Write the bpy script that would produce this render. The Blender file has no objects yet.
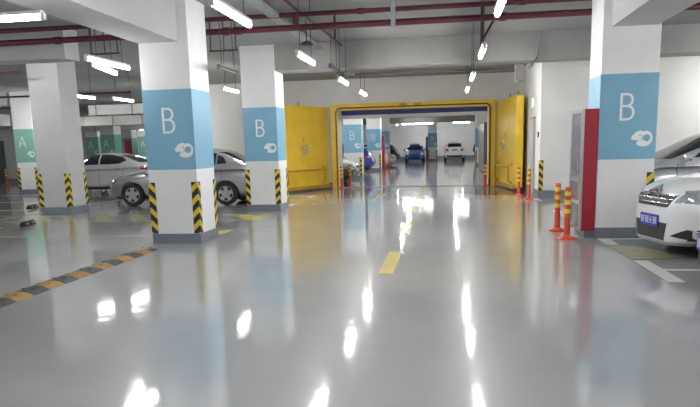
import bpy, bmesh, math, random
from mathutils import Vector, Matrix
from mathutils.bvhtree import BVHTree
random.seed(7)
PI = math.pi
COL = bpy.context.scene.collection

# ------------------------------------------------------------------ helpers
def smooth_mesh(me, ang=None):
    for p in me.polygons: p.use_smooth = True
    if ang is not None:
        me.set_sharp_from_angle(angle=math.radians(ang))

def obj(name, bm, m, parent=None, smooth=None, loc=None, mats=None):
    me = bpy.data.meshes.new(name)
    bm.normal_update()
    bm.to_mesh(me); bm.free()
    if smooth: smooth_mesh(me, smooth)
    for mm in (mats or [m]): me.materials.append(mm)
    o = bpy.data.objects.new(name, me); COL.objects.link(o)
    if parent is not None: o.parent = parent
    if loc is not None: o.location = loc
    return o

def tag(o, label=None, cat=None, group=None, kind=None):
    if label: o['label'] = label
    if cat: o['category'] = cat
    if group: o['group'] = group
    if kind: o['kind'] = kind
    return o

def empty(name, loc, rz=0.0):
    o = bpy.data.objects.new(name, None); COL.objects.link(o)
    o.location = loc; o.rotation_euler = (0, 0, rz); o.empty_display_size = .1
    return o

def thing(name, loc, label, cat, group=None, rz=0.0):
    return tag(empty(name, loc, rz), label, cat, group, 'thing')

def copy_tree(o, parent=None):
    c = o.copy(); COL.objects.link(c); c.parent = parent
    for ch in list(o.children): copy_tree(ch, c)
    return c

def box(bm, x0, x1, y0, y1, z0, z1, bev=0.0):
    b = bmesh.new()
    bmesh.ops.create_cube(b, size=1)
    bmesh.ops.scale(b, vec=(x1-x0, y1-y0, z1-z0), verts=b.verts)
    bmesh.ops.translate(b, vec=((x0+x1)/2, (y0+y1)/2, (z0+z1)/2), verts=b.verts)
    if bev: bmesh.ops.bevel(b, geom=b.edges[:], offset=bev, segments=2, affect='EDGES', profile=.5)
    me = bpy.data.meshes.new('t'); b.to_mesh(me); b.free(); bm.from_mesh(me); bpy.data.meshes.remove(me)
    return bm

def B(*a, **k): return box(bmesh.new(), *a, **k)

def cyl(bm, p0, p1, r0, r1=None, n=16, caps=True):
    p0, p1 = Vector(p0), Vector(p1)
    if r1 is None: r1 = r0
    d = p1-p0
    q = d.to_track_quat('Z', 'Y').to_matrix().to_4x4()
    bmesh.ops.create_cone(bm, cap_ends=caps, segments=n, radius1=r0, radius2=r1, depth=d.length,
                          matrix=Matrix.Translation((p0+p1)/2) @ q)
    return bm

def tube(bm, pts, r, n=8):
    pts = [Vector(p) for p in pts]
    rings = []
    for i, p in enumerate(pts):
        a = pts[max(i-1, 0)]; b = pts[min(i+1, len(pts)-1)]
        d = (b-a).normalized()
        up = Vector((0, 0, 1)) if abs(d.z) < .9 else Vector((1, 0, 0))
        s = d.cross(up).normalized(); t = s.cross(d)
        rings.append([bm.verts.new(p + (s*math.cos(2*PI*k/n) + t*math.sin(2*PI*k/n))*r) for k in range(n)])
    for i in range(len(rings)-1):
        for k in range(n):
            bm.faces.new((rings[i][k], rings[i][(k+1) % n], rings[i+1][(k+1) % n], rings[i+1][k]))
    bm.faces.new(rings[0][::-1]); bm.faces.new(rings[-1])
    return bm

def torus(bm, c, R, r, axis='z', n=28, m=8):
    pts = []
    vs = []
    for i in range(n):
        a = 2*PI*i/n
        row = []
        for k in range(m):
            b = 2*PI*k/m
            x, y, z = (R+r*math.cos(b))*math.cos(a), (R+r*math.cos(b))*math.sin(a), r*math.sin(b)
            if axis == 'y': x, y, z = x, z, y
            if axis == 'x': x, y, z = z, x, y
            row.append(bm.verts.new((c[0]+x, c[1]+y, c[2]+z)))
        vs.append(row)
    for i in range(n):
        for k in range(m):
            bm.faces.new((vs[i][k], vs[(i+1) % n][k], vs[(i+1) % n][(k+1) % m], vs[i][(k+1) % m]))
    return bm

def lathe(bm, prof, axis='y', n=32, c=(0, 0, 0)):
    """prof: list of (radius, height along axis)"""
    rings = []
    for r, h in prof:
        row = []
        for i in range(n):
            a = 2*PI*i/n
            u, v = r*math.cos(a), r*math.sin(a)
            p = {'y': (u, h, v), 'z': (u, v, h), 'x': (h, u, v)}[axis]
            row.append(bm.verts.new((p[0]+c[0], p[1]+c[1], p[2]+c[2])))
        rings.append(row)
    for a, b in zip(rings[:-1], rings[1:]):
        for i in range(n):
            bm.faces.new((a[i], a[(i+1) % n], b[(i+1) % n], b[i]))
    bm.faces.new(rings[0][::-1]); bm.faces.new(rings[-1])
    bmesh.ops.recalc_face_normals(bm, faces=bm.faces[:])
    return bm

def plate(bm, pts, y0, y1, plane='xz'):
    """extrude a 2D polygon between two values of the third axis"""
    def P(p, h):
        return {'xz': (p[0], h, p[1]), 'xy': (p[0], p[1], h), 'yz': (h, p[0], p[1])}[plane]
    a = [bm.verts.new(P(p, y0)) for p in pts]; b = [bm.verts.new(P(p, y1)) for p in pts]
    bm.faces.new(a); bm.faces.new(b[::-1])
    n = len(pts)
    for i in range(n): bm.faces.new((a[i], b[i], b[(i+1) % n], a[(i+1) % n]))
    bmesh.ops.recalc_face_normals(bm, faces=bm.faces[:])
    return bm

RIB = [0]
def ribbon(bm, pts, w, y0, y1, plane='xz', closed=False):
    """a flat stroke of constant width following 2D points"""
    n = len(pts); L = []; R = []
    for i in range(n):
        if closed: a, b = pts[i-1], pts[(i+1) % n]
        else: a, b = pts[max(i-1, 0)], pts[min(i+1, n-1)]
        dx, dy = b[0]-a[0], b[1]-a[1]; l = math.hypot(dx, dy) or 1
        nx, ny = -dy/l*w/2, dx/l*w/2
        L.append((pts[i][0]+nx, pts[i][1]+ny)); R.append((pts[i][0]-nx, pts[i][1]-ny))
    for i in range(n if closed else n-1):
        j = (i+1) % n
        plate(bm, [L[i], L[j], R[j], R[i]], y0, y1, plane)
    return bm

# ------------------------------------------------------------------ materials
def newmat(name):
    m = bpy.data.materials.new(name); m.use_nodes = True
    nt = m.node_tree; b = nt.nodes['Principled BSDF']
    return m, nt, b

def N(nt, t, **k):
    n = nt.nodes.new(t)
    for a, v in k.items(): setattr(n, a, v)
    return n

def mat(name, col, rough=.5, metal=0.0, spec=.5, var=.0, scale=3.0, bump=.0, bscale=40., coat=0.0, trans=0.0, alpha=1.0):
    m, nt, b = newmat(name)
    b.inputs['Base Color'].default_value = (*col, 1)
    b.inputs['Roughness'].default_value = rough
    b.inputs['Metallic'].default_value = metal
    b.inputs['Specular IOR Level'].default_value = spec
    b.inputs['Coat Weight'].default_value = coat
    b.inputs['Coat Roughness'].default_value = .05
    if trans: b.inputs['Transmission Weight'].default_value = trans
    tc = N(nt, 'ShaderNodeTexCoord')
    if var:
        no = N(nt, 'ShaderNodeTexNoise'); no.inputs['Scale'].default_value = scale; no.inputs['Detail'].default_value = 6
        nt.links.new(tc.outputs['Object'], no.inputs['Vector'])
        r = N(nt, 'ShaderNodeValToRGB')
        r.color_ramp.elements[0].position = .3; r.color_ramp.elements[1].position = .7
        r.color_ramp.elements[0].color = (*[c*(1-var) for c in col], 1)
        r.color_ramp.elements[1].color = (*[min(1, c*(1+var*.6)) for c in col], 1)
        nt.links.new(no.outputs['Fac'], r.inputs['Fac']); nt.links.new(r.outputs['Color'], b.inputs['Base Color'])
    if bump:
        nb = N(nt, 'ShaderNodeTexNoise'); nb.inputs['Scale'].default_value = bscale; nb.inputs['Detail'].default_value = 4
        bp = N(nt, 'ShaderNodeBump'); bp.inputs['Strength'].default_value = bump; bp.inputs['Distance'].default_value = .01
        nt.links.new(tc.outputs['Object'], nb.inputs['Vector'])
        nt.links.new(nb.outputs['Fac'], bp.inputs['Height']); nt.links.new(bp.outputs['Normal'], b.inputs['Normal'])
    return m

def emis(name, col, s):
    m, nt, b = newmat(name)
    b.inputs['Base Color'].default_value = (.9, .9, .9, 1)
    b.inputs['Emission Color'].default_value = (*col, 1)
    b.inputs['Emission Strength'].default_value = s
    return m

M = {}
M['wall'] = mat('wall_paint', (.74, .74, .73), .55, var=.05, scale=1.2, bump=.15, bscale=30)
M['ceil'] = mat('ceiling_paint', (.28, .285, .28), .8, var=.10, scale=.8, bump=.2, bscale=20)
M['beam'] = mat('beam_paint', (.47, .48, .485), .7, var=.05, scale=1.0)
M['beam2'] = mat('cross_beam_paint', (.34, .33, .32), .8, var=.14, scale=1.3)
M['pillar'] = mat('pillar_paint', (.77, .775, .79), .55, var=.04, scale=2.2, bump=.08, bscale=25)
M['pillar_grey'] = mat('pillar_shade_and_wall_grey', (.50, .51, .53), .4, var=.05, scale=2)  # pillar's dim light put into the grey; the storeroom wall shares it
M['blue'] = mat('blue_band_paint', (.20, .42, .575), .5, var=.06, scale=2.5, bump=.05, bscale=25)
M['green'] = mat('green_band_paint', (.22, .46, .39), .5, var=.06, scale=2.5)
M['plinth'] = mat('plinth_grey_paint', (.185, .205, .25), .3, var=.08, scale=3)
M['white'] = mat('white_paint', (.82, .83, .84), .5)
M['line_white'] = mat('white_line_paint', (.62, .62, .60), .3, var=.15, scale=9)
M['line_yellow'] = mat('yellow_line_paint', (.66, .53, .15), .25, var=.16, scale=7)
M['line_faded'] = mat('faded_yellow_line_paint', (.52, .47, .24), .22, var=.25, scale=5)
M['yellow'] = mat('gate_yellow_paint', (.92, .62, .05), .36, var=.10, scale=2.0, bump=.1, bscale=12)
M['yellow_dark'] = mat('gate_ochre_paint', (.52, .31, .04), .4, var=.15, scale=5)
M['line_worn'] = mat('worn_yellow_paint', (.33, .31, .20), .3, var=.4, scale=9)
M['seal'] = mat('dark_rubber_seal', (.07, .045, .03), .6)
M['redpipe'] = mat('fire_pipe_red', (.085, .012, .022), .45, var=.12, scale=6)
M['red'] = mat('cabinet_red', (.36, .018, .04), .35, var=.05, scale=4)
M['steel'] = mat('brushed_steel', (.55, .56, .57), .3, metal=.8)
M['galv'] = mat('galvanised_steel', (.33, .35, .36), .5, metal=.5, var=.15, scale=8)
M['dark'] = mat('dark_metal', (.05, .05, .055), .5)
M['conduit_brown'] = mat('conduit_brown', (.13, .12, .105), .6)
M['duct'] = mat('duct_sheet', (.70, .70, .68), .5, metal=.0, var=.08, scale=2)
M['rubber'] = mat('black_rubber', (.018, .018, .02), .6, bump=.3, bscale=60)
M['rubber_yellow'] = mat('hump_yellow_rubber', (.36, .215, .05), .5, var=.3, scale=14, bump=.3, bscale=60)
M['rubber_black'] = mat('hump_black_rubber', (.05, .055, .058), .5, var=.4, scale=14, bump=.3, bscale=60)
M['orange'] = mat('bollard_orange', (.62, .075, .03), .4, var=.06, scale=6)
M['reflect'] = mat('bollard_reflective_yellow', (.80, .62, .05), .3)
M['tube'] = emis('tube_glow', (1.0, .99, .97), 50.0)
M['tube_dim'] = emis('tube_glow_dim', (1.0, .99, .97), 16.0)
M['tube_bright'] = emis('tube_glow_bright', (1.0, .985, .95), 95.0)
M['tube_off'] = mat('unlit_tube', (.12, .12, .13), .4)
M['housing'] = mat('light_housing', (.65, .66, .67), .4)
M['glass_dark'] = mat('tinted_glass', (.018, .022, .026), .04, spec=.7, coat=.4)
M['chrome'] = mat('chrome', (.78, .79, .80), .12, metal=1.0)
M['lamp'] = mat('lamp_glass', (.50, .53, .57), .08, metal=.45, var=.35, scale=16, coat=1)
M['tail'] = mat('tail_lamp_red', (.45, .02, .03), .15, coat=1)
M['black'] = mat('black_plastic', (.018, .019, .022), .45)
M['plate_blue'] = mat('plate_blue', (.025, .04, .36), .3)
M['rim'] = mat('alloy_rim', (.50, .51, .53), .3, metal=.55)
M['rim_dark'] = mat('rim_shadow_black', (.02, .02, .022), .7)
M['green_sign'] = emis('exit_sign_green', (.0, .35, .16), .22)
M['shutter_blue'] = mat('shutter_blue', (.025, .04, .19), .4, var=.1, scale=3)
M['door_brown'] = mat('door_brown_grey', (.16, .14, .13), .5, var=.1, scale=2)
M['door_dark'] = mat('door_dark', (.10, .105, .115), .5)
M['door_grey'] = mat('door_grey', (.40, .43, .45), .5)

def glass_mat():
    m, nt, b = newmat('cabinet_glass')
    b.inputs['Base Color'].default_value = (.30, .33, .35, 1)
    b.inputs['Roughness'].default_value = .08
    b.inputs['Alpha'].default_value = .55
    return m
M['cab_glass'] = glass_mat()

def carpaint(name, col, metal=.35, rough=.28):
    m = mat(name, col, rough, metal=metal, coat=1.0)
    return m
M['cp_silver'] = carpaint('paint_silver', (.33, .34, .355))
M['cp_lightsilver'] = carpaint('paint_pale_silver', (.60, .61, .64))
M['cp_pearl'] = carpaint('paint_pearl_white', (.78, .79, .82), .1)
M['cp_grey'] = carpaint('paint_cool_silver', (.52, .54, .57))
M['cp_maroon'] = carpaint('paint_maroon', (.13, .018, .025), .3)
M['cp_white'] = carpaint('paint_white', (.78, .78, .78), 0)
M['cp_black'] = carpaint('paint_black', (.02, .022, .025), .2)
M['cp_blue'] = carpaint('paint_bright_blue', (.015, .13, .48), 0)
M['cp_navy'] = carpaint('paint_navy_blue', (.02, .05, .25), .3)

# hazard guard: black and yellow chevrons, rising towards the corner it wraps
def hazard():
    m, nt, b = newmat('hazard_stripes')
    b.inputs['Roughness'].default_value = .4
    tc = N(nt, 'ShaderNodeTexCoord'); sx = N(nt, 'ShaderNodeSeparateXYZ')
    nt.links.new(tc.outputs['Object'], sx.inputs[0])
    def mth(op, a, b_=None):
        n = N(nt, 'ShaderNodeMath', operation=op)
        for i, v in enumerate((a, b_)):
            if v is None: continue
            if isinstance(v, (int, float)): n.inputs[i].default_value = v
            else: nt.links.new(v, n.inputs[i])
        return n.outputs[0]
    ax = mth('ABSOLUTE', sx.outputs['X']); ay = mth('ABSOLUTE', sx.outputs['Y'])
    d = mth('ADD', ax, ay)
    s = mth('ADD', sx.outputs['Z'], d)
    s = mth('DIVIDE', s, .205)
    f = mth('FRACT', s)
    g = mth('GREATER_THAN', f, .52)
    mix = N(nt, 'ShaderNodeMix', data_type='RGBA')
    nt.links.new(g, mix.inputs[0])
    mix.inputs[6].default_value = (.02, .021, .024, 1); mix.inputs[7].default_value = (.70, .53, .04, 1)
    nt.links.new(mix.outputs[2], b.inputs['Base Color'])
    return m
M['hazard'] = hazard()

# polished epoxy floor: lane coat paler than the parking coat, patchy, gently uneven
def floor_mat(name, c0, c1, r0, r1):
    m, nt, b = newmat(name)
    tc = N(nt, 'ShaderNodeTexCoord')
    n1 = N(nt, 'ShaderNodeTexNoise'); n1.inputs['Scale'].default_value = .45; n1.inputs['Detail'].default_value = 8; n1.inputs['Roughness'].default_value = .65
    nt.links.new(tc.outputs['Object'], n1.inputs['Vector'])
    r = N(nt, 'ShaderNodeValToRGB')
    r.color_ramp.elements[0].position = .3; r.color_ramp.elements[1].position = .72
    r.color_ramp.elements[0].color = (*c0, 1); r.color_ramp.elements[1].color = (*c1, 1)
    nt.links.new(n1.outputs['Fac'], r.inputs['Fac'])
    nt.links.new(r.outputs['Color'], b.inputs['Base Color'])
    n2 = N(nt, 'ShaderNodeTexNoise'); n2.inputs['Scale'].default_value = 1.3; n2.inputs['Detail'].default_value = 7
    nt.links.new(tc.outputs['Object'], n2.inputs['Vector'])
    mr = N(nt, 'ShaderNodeMapRange')
    mr.inputs['From Min'].default_value = .3; mr.inputs['From Max'].default_value = .7
    mr.inputs['To Min'].default_value = r0; mr.inputs['To Max'].default_value = r1
    nt.links.new(n2.outputs['Fac'], mr.inputs['Value']); nt.links.new(mr.outputs['Result'], b.inputs['Roughness'])
    b.inputs['Specular IOR Level'].default_value = .3
    b.inputs['Coat Weight'].default_value = 1.0; b.inputs['Coat Roughness'].default_value = .075
    n3 = N(nt, 'ShaderNodeTexNoise'); n3.inputs['Scale'].default_value = 3.2; n3.inputs['Detail'].default_value = 3
    nt.links.new(tc.outputs['Object'], n3.inputs['Vector'])
    bp = N(nt, 'ShaderNodeBump'); bp.inputs['Strength'].default_value = .12; bp.inputs['Distance'].default_value = .02
    nt.links.new(n3.outputs['Fac'], bp.inputs['Height']); nt.links.new(bp.outputs['Normal'], b.inputs['Normal']); nt.links.new(bp.outputs['Normal'], b.inputs['Coat Normal'])
    return m
M['floor'] = floor_mat('lane_epoxy', (.325, .335, .352), (.385, .395, .41), .285, .36)
M['floor_park'] = floor_mat('parking_epoxy', (.29, .30, .31), (.36, .37, .38), .285, .36)
M['puddle'] = mat('wet_patch', (.15, .135, .11), .05, spec=.6)

# ------------------------------------------------------------------ setting
def struct(name, bm, m, smooth=None):
    return tag(obj(name, bm, m, smooth=smooth), kind='structure')

ZC = 3.85
PX_L, PX_R = -3.93, 2.27
struct('floor', B(-28, 16, -7, 67, -.3, 0), M['floor_park'])
bm = bmesh.new(); box(bm, PX_L, PX_R, 10, 66, -.01, .003); box(bm, -6.4, PX_R, -7, 10, -.01, .003)
struct('floor_lane', bm, M['floor'])
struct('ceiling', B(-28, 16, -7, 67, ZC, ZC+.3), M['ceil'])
struct('wall_left', B(-28.2, -28, -7, 67, 0, ZC), M['wall'])
struct('wall_right', B(8.3, 8.5, -7, 18.0, 0, ZC), M['wall'])
struct('wall_back', B(-28, 8.5, -7.2, -7, 0, ZC), M['wall'])
# gate wall
bm = bmesh.new()
box(bm, -10.2, -3.86, 23.6, 24.5, 0, ZC)
box(bm, 1.47, 2.6, 23.6, 24.5, 0, ZC)
box(bm, -3.86, 1.47, 23.6, 24.5, 2.78, ZC)
struct('wall_gate', bm, M['wall'])
# stair core beside the lane: front face and lane-side face with a door opening
bm = bmesh.new()
box(bm, 2.45, 8.5, 18.0, 18.2, 0, ZC)
box(bm, 2.45, 2.62, 18.2, 18.92, 0, ZC)
box(bm, 2.45, 2.62, 20.25, 23.6, 0, ZC)
box(bm, 2.45, 2.62, 18.92, 20.25, 2.18, ZC)
struct('wall_core', bm, M['wall'])
struct('wall_passage', B(4.6, 4.8, 18.2, 23.6, 0, ZC), M['wall'])
struct('door_1', B(2.56, 2.60, 18.95, 20.22, 0.0, 2.17), M['door_grey'])
# beyond the gate
struct('wall_tunnel_left', B(-10.2, -10.0, 24.5, 67, 0, ZC), M['wall'])
struct('wall_tunnel_right', B(9, 9.2, 24.5, 67, 0, ZC), M['wall'])
struct('wall_far', B(-10, 9, 64, 64.2, 0, ZC), M['wall'])
struct('wall_tunnel_near', B(2.6, 9.2, 24.3, 24.5, 0, ZC), M['wall'])
struct('wall_rear_left', B(-28, -10.2, 50, 50.2, 0, ZC), M['wall'])
struct('wall_storeroom', B(-28, -22.5, 32, 36, 0, ZC), M['pillar_grey'])
struct('door_2', B(-24.6, -23.2, 31.94, 32.0, 0, 2.25), M['door_dark'])
# plinth bands on the walls
struct('baseboard_core', box(box(bmesh.new(), 2.43, 8.3, 17.98, 18.0, 0, .2), 2.43, 2.45, 18.0, 18.92, 0, .2), M['plinth'])
struct('baseboard_core_side', B(2.43, 2.45, 20.25, 23.6, 0, .2), M['plinth'])
struct('baseboard_far', B(-10, 9, 63.97, 64, 0, .35), M['plinth'])
struct('baseboard_storeroom', B(-23.2, -22.48, 31.97, 32, 0, .25), M['plinth'])
struct('baseboard_right', B(8.28, 8.3, -7, 17.98, 0, .18), M['plinth'])
struct('baseboard_gate', B(-10.2, -4.1, 23.58, 23.6, 0, .2), M['plinth'])
# beams
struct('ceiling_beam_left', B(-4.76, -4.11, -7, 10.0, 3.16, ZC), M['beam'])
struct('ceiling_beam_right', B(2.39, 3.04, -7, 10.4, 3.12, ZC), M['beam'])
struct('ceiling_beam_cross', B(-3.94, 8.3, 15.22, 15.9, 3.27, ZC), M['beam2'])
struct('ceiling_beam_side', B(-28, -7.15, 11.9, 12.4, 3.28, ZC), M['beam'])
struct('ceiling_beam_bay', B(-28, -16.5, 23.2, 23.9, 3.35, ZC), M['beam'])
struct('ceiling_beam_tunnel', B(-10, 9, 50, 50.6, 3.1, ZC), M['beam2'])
# blue shutter box and grey lintel behind the opening
struct('trim_1', B(-4.0, 1.6, 24.5, 24.75, 2.62, 3.0), M['shutter_blue'])
struct('trim_2', B(-4.0, 1.6, 24.52, 24.7, 2.5, 2.62), M['duct'])

# ------------------------------------------------------------------ pillars
def glyph(ch, h, y0, y1, stroke):
    bm = bmesh.new(); w = h*.44
    if ch == 'B':
        ribbon(bm, [(0, 0), (0, h)], stroke, y0-.002, y1)
        def bowl(z0, z1, r):
            zc = (z0+z1)/2; hh = (z1-z0)/2
            p = [(-stroke/2, z0)] + [(r-hh*.9+hh*.9*math.cos(a), zc+hh*math.sin(a)) for a in [(-90+i*15)*PI/180 for i in range(13)]] + [(-stroke/2, z1)]
            ribbon(bm, p, stroke, y0, y1)
        bowl(stroke/2, h*.53, w); y0 -= .001; bowl(h*.53, h-stroke/2, w*.9)
    else:
        w = h*.36
        ribbon(bm, [(-w, 0), (0, h)], stroke, y0, y1); ribbon(bm, [(w, 0), (0, h)], stroke, y0, y1)
        ribbon(bm, [(-w*.6, h*.33), (w*.6, h*.33)], stroke, y0, y1)
    return bm

EMB = [(0, .52), (.08, .70), (.22, .90), (.42, 1.0), (.58, .93), (.72, .97), (.88, .86), (.98, .62), (.97, .34), (.86, .12),
       (.66, 0), (.42, .02), (.27, .12), (.27, .28), (.36, .42), (.22, .40), (.08, .42)]

def pillar(x1, y1, label, ch=None, w=.815, h=ZC, group=None, dx=0.0, grey=False, guards=(0, 1, 2), side_mark=False):
    """x1,y1: the corner of the front face next to the lane"""
    cx, cy = x1-w/2, y1+w/2
    t = thing('pillar', (cx, cy, 0), label, 'pillar', group)
    a = w/2
    obj('shaft', B(-a, a, -a, a, 0, h, bev=.008), M['pillar_grey' if grey else 'pillar'], t)
    obj('plinth', B(-a-.006, a+.006, -a-.006, a+.006, 0, .165, bev=.004), M['plinth'], t)
    if ch:
        bandm = M['blue'] if ch == 'B' else M['green']
        e = .003
        obj('colour_band', B(-a-e, a+e, -a-e, a+e, 1.2, 2.45), bandm, t)
        def face(fn, rot):
            g = glyph(ch, .40, 0, .004, .034)
            o = obj('letter', g, M['white'], t); o.location = fn(-.085); o.rotation_euler = (0, 0, rot)
            o.location.z = 1.77
            bm = plate(bmesh.new(), [(p[0]*.315, p[1]*.235) for p in EMB], 0, .004)
            o2 = obj('emblem', bm, M['white'], t); o2.location = fn(.07); o2.location.z = 1.385; o2.rotation_euler = (0, 0, rot)
            bm = bmesh.new()
            lathe(bm, [(.052, -.002), (.052, 0.0)], n=20, c=(.225, 0, .125))
            ribbon(bm, [(.12, .165), (.15, .17), (.165, .12), (.15, .08)], .012, -.002, 0)
            obj('emblem_hollow', bm, bandm, o2)
        face(lambda u: Vector((u+dx, -a-e-.004, 0)), 0)
        if side_mark:
            face(lambda u: Vector((a+e+.004, u, 0)), PI/2)
    for g in guards:
        sx, sy = ((-1, -1), (1, -1), (1, 1), (-1, 1))[g]
        s = .1; k = .010
        bm = bmesh.new()
        # local frame of the guard: the corner edge at the origin
        box(bm, min(0, -sx*s)-(k if sx < 0 else 0), max(0, -sx*s)+(k if sx > 0 else 0), (-k if sy < 0 else 0), (0 if sy < 0 else k), .17, 1.0)
        box(bm, (-k if sx < 0 else 0), (0 if sx < 0 else k), min(0, -sy*s), max(0, -sy*s), .17, 1.0)
        obj('corner_guard', bm, M['hazard'], t, loc=(sx*a, sy*a, 0))
    return t

pillar(-3.945, 10.0, 'large white pillar with blue B band nearest on the left of the lane', 'B')
pillar(-3.945, 15.2, 'white pillar with blue B band just in front of the open yellow gate leaf', 'B')
pillar(2.27+.815, 10.4, 'large white pillar with blue B band behind the red hydrant cabinet', 'B', dx=-.02, guards=(1, 2))
pillar(-9.37, 15.2, 'plain grey pillar without colour band, with black and yellow corner guards', None, grey=True)
pillar(-15.55, 23.2, 'white pillar with green A band behind the plain grey pillar', 'A')
pillar(-3.80, 29.6, 'blue banded B pillar just inside the gate behind the white car', 'B', guards=(0, 1, 2), side_mark=True)
pillar(-3.86, 39, 'blue banded B pillar inside the gate behind the navy car', 'B')
pillar(-3.86, 45, 'blue banded B pillar inside the gate behind the slim red cabinet', 'B')
pillar(-.83, 60, 'blue banded pillar near the far wall between blue hatchback and white car', 'B')
pillar(2.75, 45, 'blue banded pillar behind the open brown door beyond the gate', 'B')
for x, y, lb in ((-18.0, 34, 'green banded A pillar just above the roof of the pale silver saloon'),
                 (-21.2, 38, 'green banded pillar farther back, left of the A pillar above the saloon roof'),
                 (-22.0, 44, 'small far green banded pillar beside the thin red cabinet'),
                 (-19.0, 40.5, 'green banded A pillar at the edge of the large B pillar')):
    pillar(x, y, lb, 'A', guards=(0, 1))

# corner guard on the stair core
cg = bmesh.new()
box(cg, -.01, .1, -.01, 0, .2, 1.0); box(cg, -.01, 0, 0, .1, .2, 1.0)
o = obj('corner_guard', cg, M['hazard'], loc=(2.45, 18.0, 0))
tag(o, 'black and yellow striped guard on the white wall corner beyond the bollards', 'corner guard', kind='thing')
cg = bmesh.new()
box(cg, -.1, .01, -.01, 0, .2, 1.0); box(cg, 0, .01, 0, .1, .2, 1.0)
o = obj('corner_guard', cg, M['hazard'], loc=(-22.5, 32.0, 0))
tag(o, 'striped guard on the grey storeroom corner left of the A pillar', 'corner guard', kind='thing')

# ------------------------------------------------------------------ floor markings
def mark(name, pts, label, m='line_yellow', group=None, z=.0065, cat='road marking'):
    bm = plate(bmesh.new(), pts, z-.003, z, 'xy')
    return tag(obj(name, bm, M[m]), label, cat, group, 'thing')
def rect(x0, x1, y0, y1): return [(x0, y0), (x1, y0), (x1, y1), (x0, y1)]
dl = ['short yellow lane dash nearest the camera in mid lane', 'second yellow lane dash from the camera', 'third yellow lane dash from the camera',
      'fourth yellow lane dash from the camera', 'yellow lane dash lying just before the gate']
for i in range(5):
    y = 7.5+3.55*i
    mark('lane_dash', rect(-.80, -.62, y, y+1.6), dl[i], 'line_yellow' if i < 1 else 'line_faded', 'yellow centre dashes of the lane')
mark('yellow_line', rect(-12, -4.75, 10.9, 11.0), 'long thin yellow line running left from the nearest B pillar', 'line_faded', z=.003)
mark('yellow_line', rect(-13, -3.98, 13.35, 13.45), 'thin yellow line bordering the chevrons on the side near the camera', 'line_faded', z=.003)
mark('yellow_line', rect(-13, -3.98, 14.55, 14.65), 'thin yellow line bordering the chevrons on the side near the grey pillar', 'line_faded', z=.003)
for x, lb in ((-9.6, 'leftmost faded yellow slanting bar of the hatched strip'), (-8.95, 'faded slanting yellow bar in front of the plain grey pillar'),
          (-8.1, 'faded slanting yellow bar right of the plain grey pillar'), (-7.2, 'slanting yellow bar just left of the nearest B pillar')):
    mark('hatch_bar', [(x-.25, 14.5), (x+.05, 14.5), (x+.75, 13.45), (x+.45, 13.45)], lb, 'line_faded', 'slanting bars of the hatched strip', z=.003)
mark('chevron_mark', [(-5.0, 14.5), (-4.55, 14.5), (-4.2, 14.1), (-4.1, 14.5), (-3.98, 14.5), (-3.98, 13.45), (-4.2, 13.45)],
     'bold yellow chevron painted at the foot of the second B pillar', 'line_yellow', z=.003)
mark('yellow_patch', [(-4.3, 11.1), (-3.98, 11.1), (-3.98, 11.8), (-4.3, 11.6)], 'small yellow patch at the foot of the nearest B pillar', 'line_yellow', z=.003)
mark('drain_strip', [(-10.45, 11.5), (-10.3, 11.5), (-10.2, 22), (-10.35, 22)], 'dark drain strip running past the plain grey pillar', 'galv', z=.003, cat='drain')
# white bay corners
mark('bay_line', [(-4.95, 20.0), (-4.0, 20.0), (-4.0, 19.2), (-4.15, 19.2), (-4.15, 19.85), (-4.95, 19.85)], 'white bay corner line in front of the left yellow gate leaf', 'line_white', z=.003)
mark('bay_line', [(-4.95, 17.1), (-4.0, 17.2), (-4.0, 16.5), (-4.15, 16.5), (-4.15, 17.05), (-4.95, 17.0)], 'white bay corner line beside the second B pillar', 'line_white', z=.003)
for y, lb in ((16.2, 'white bay line left of the plain grey pillar, nearest of the three'), (19.0, 'middle white bay line left of the plain grey pillar'), (22.3, 'farthest white bay line left of the plain grey pillar')):
    mark('bay_line', rect(-16.5, -11.2, y, y+.12), lb, 'line_white', z=.003)
mark('bay_line', rect(2.45, 7.8, 10.26, 10.36), 'thin white bay line along the foot of the right B pillar', 'line_white', z=.003)
mark('bay_line', rect(2.29, 2.46, 9.7, 10.35), 'short white bay corner by the red cabinet', 'line_white')
mark('bay_line', rect(2.31, 2.48, 7.1, 8.4), 'broad white bay edge line in front of the pearl white car', 'line_white')
mark('bay_line', rect(2.48, 7.8, 7.76, 7.86), 'thin white line between the pearl white and the maroon car', 'line_white', z=.003)
mark('bay_line', [(2.2, 18.0), (2.42, 17.8), (2.42, 17.2), (2.25, 17.3)], 'white mark at the foot of the stair core corner', 'line_white')
mark('bay_line', rect(2.29, 2.44, 13.2, 14.6), 'white bay corner seen between the two front bollards', 'line_white')
mark('worn_patch', [(2.3, 9.6), (2.62, 9.6), (3.05, 8.75), (2.7, 8.5), (2.3, 8.5)], 'worn yellow patch on the floor below the pearl white bumper', 'line_worn', z=.0075)
mark('arrow_mark', [(-2.12, 17.6), (-2.0, 17.6), (-1.88, 19.4), (-1.78, 19.4), (-1.93, 21.0), (-2.15, 19.6), (-2.03, 19.6)], 'faded pale arrow left of the lane dashes before the gate', 'line_faded')
mark('wet_patch', [(0.3, 20.6), (1.0, 19.3), (1.9, 19.1), (2.3, 19.7), (2.2, 20.5), (1.4, 21.1), (.8, 21.3)], 'brownish puddle in front of the right gate leaf', 'puddle', cat='puddle', z=.005)
mark('wet_patch', [(-3.3, 22.2), (-2.6, 21.8), (-1.3, 22.1), (-2.0, 22.6)], 'thin damp streak before the left gate post', 'puddle', cat='puddle', z=.005)
bm = bmesh.new(); box(bm, -3.86, 1.47, 23.62, 23.75, .003, .02)
tag(obj('threshold_rail', bm, M['galv']), 'dark steel threshold rail across the gate opening', 'rail', kind='thing')

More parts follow.
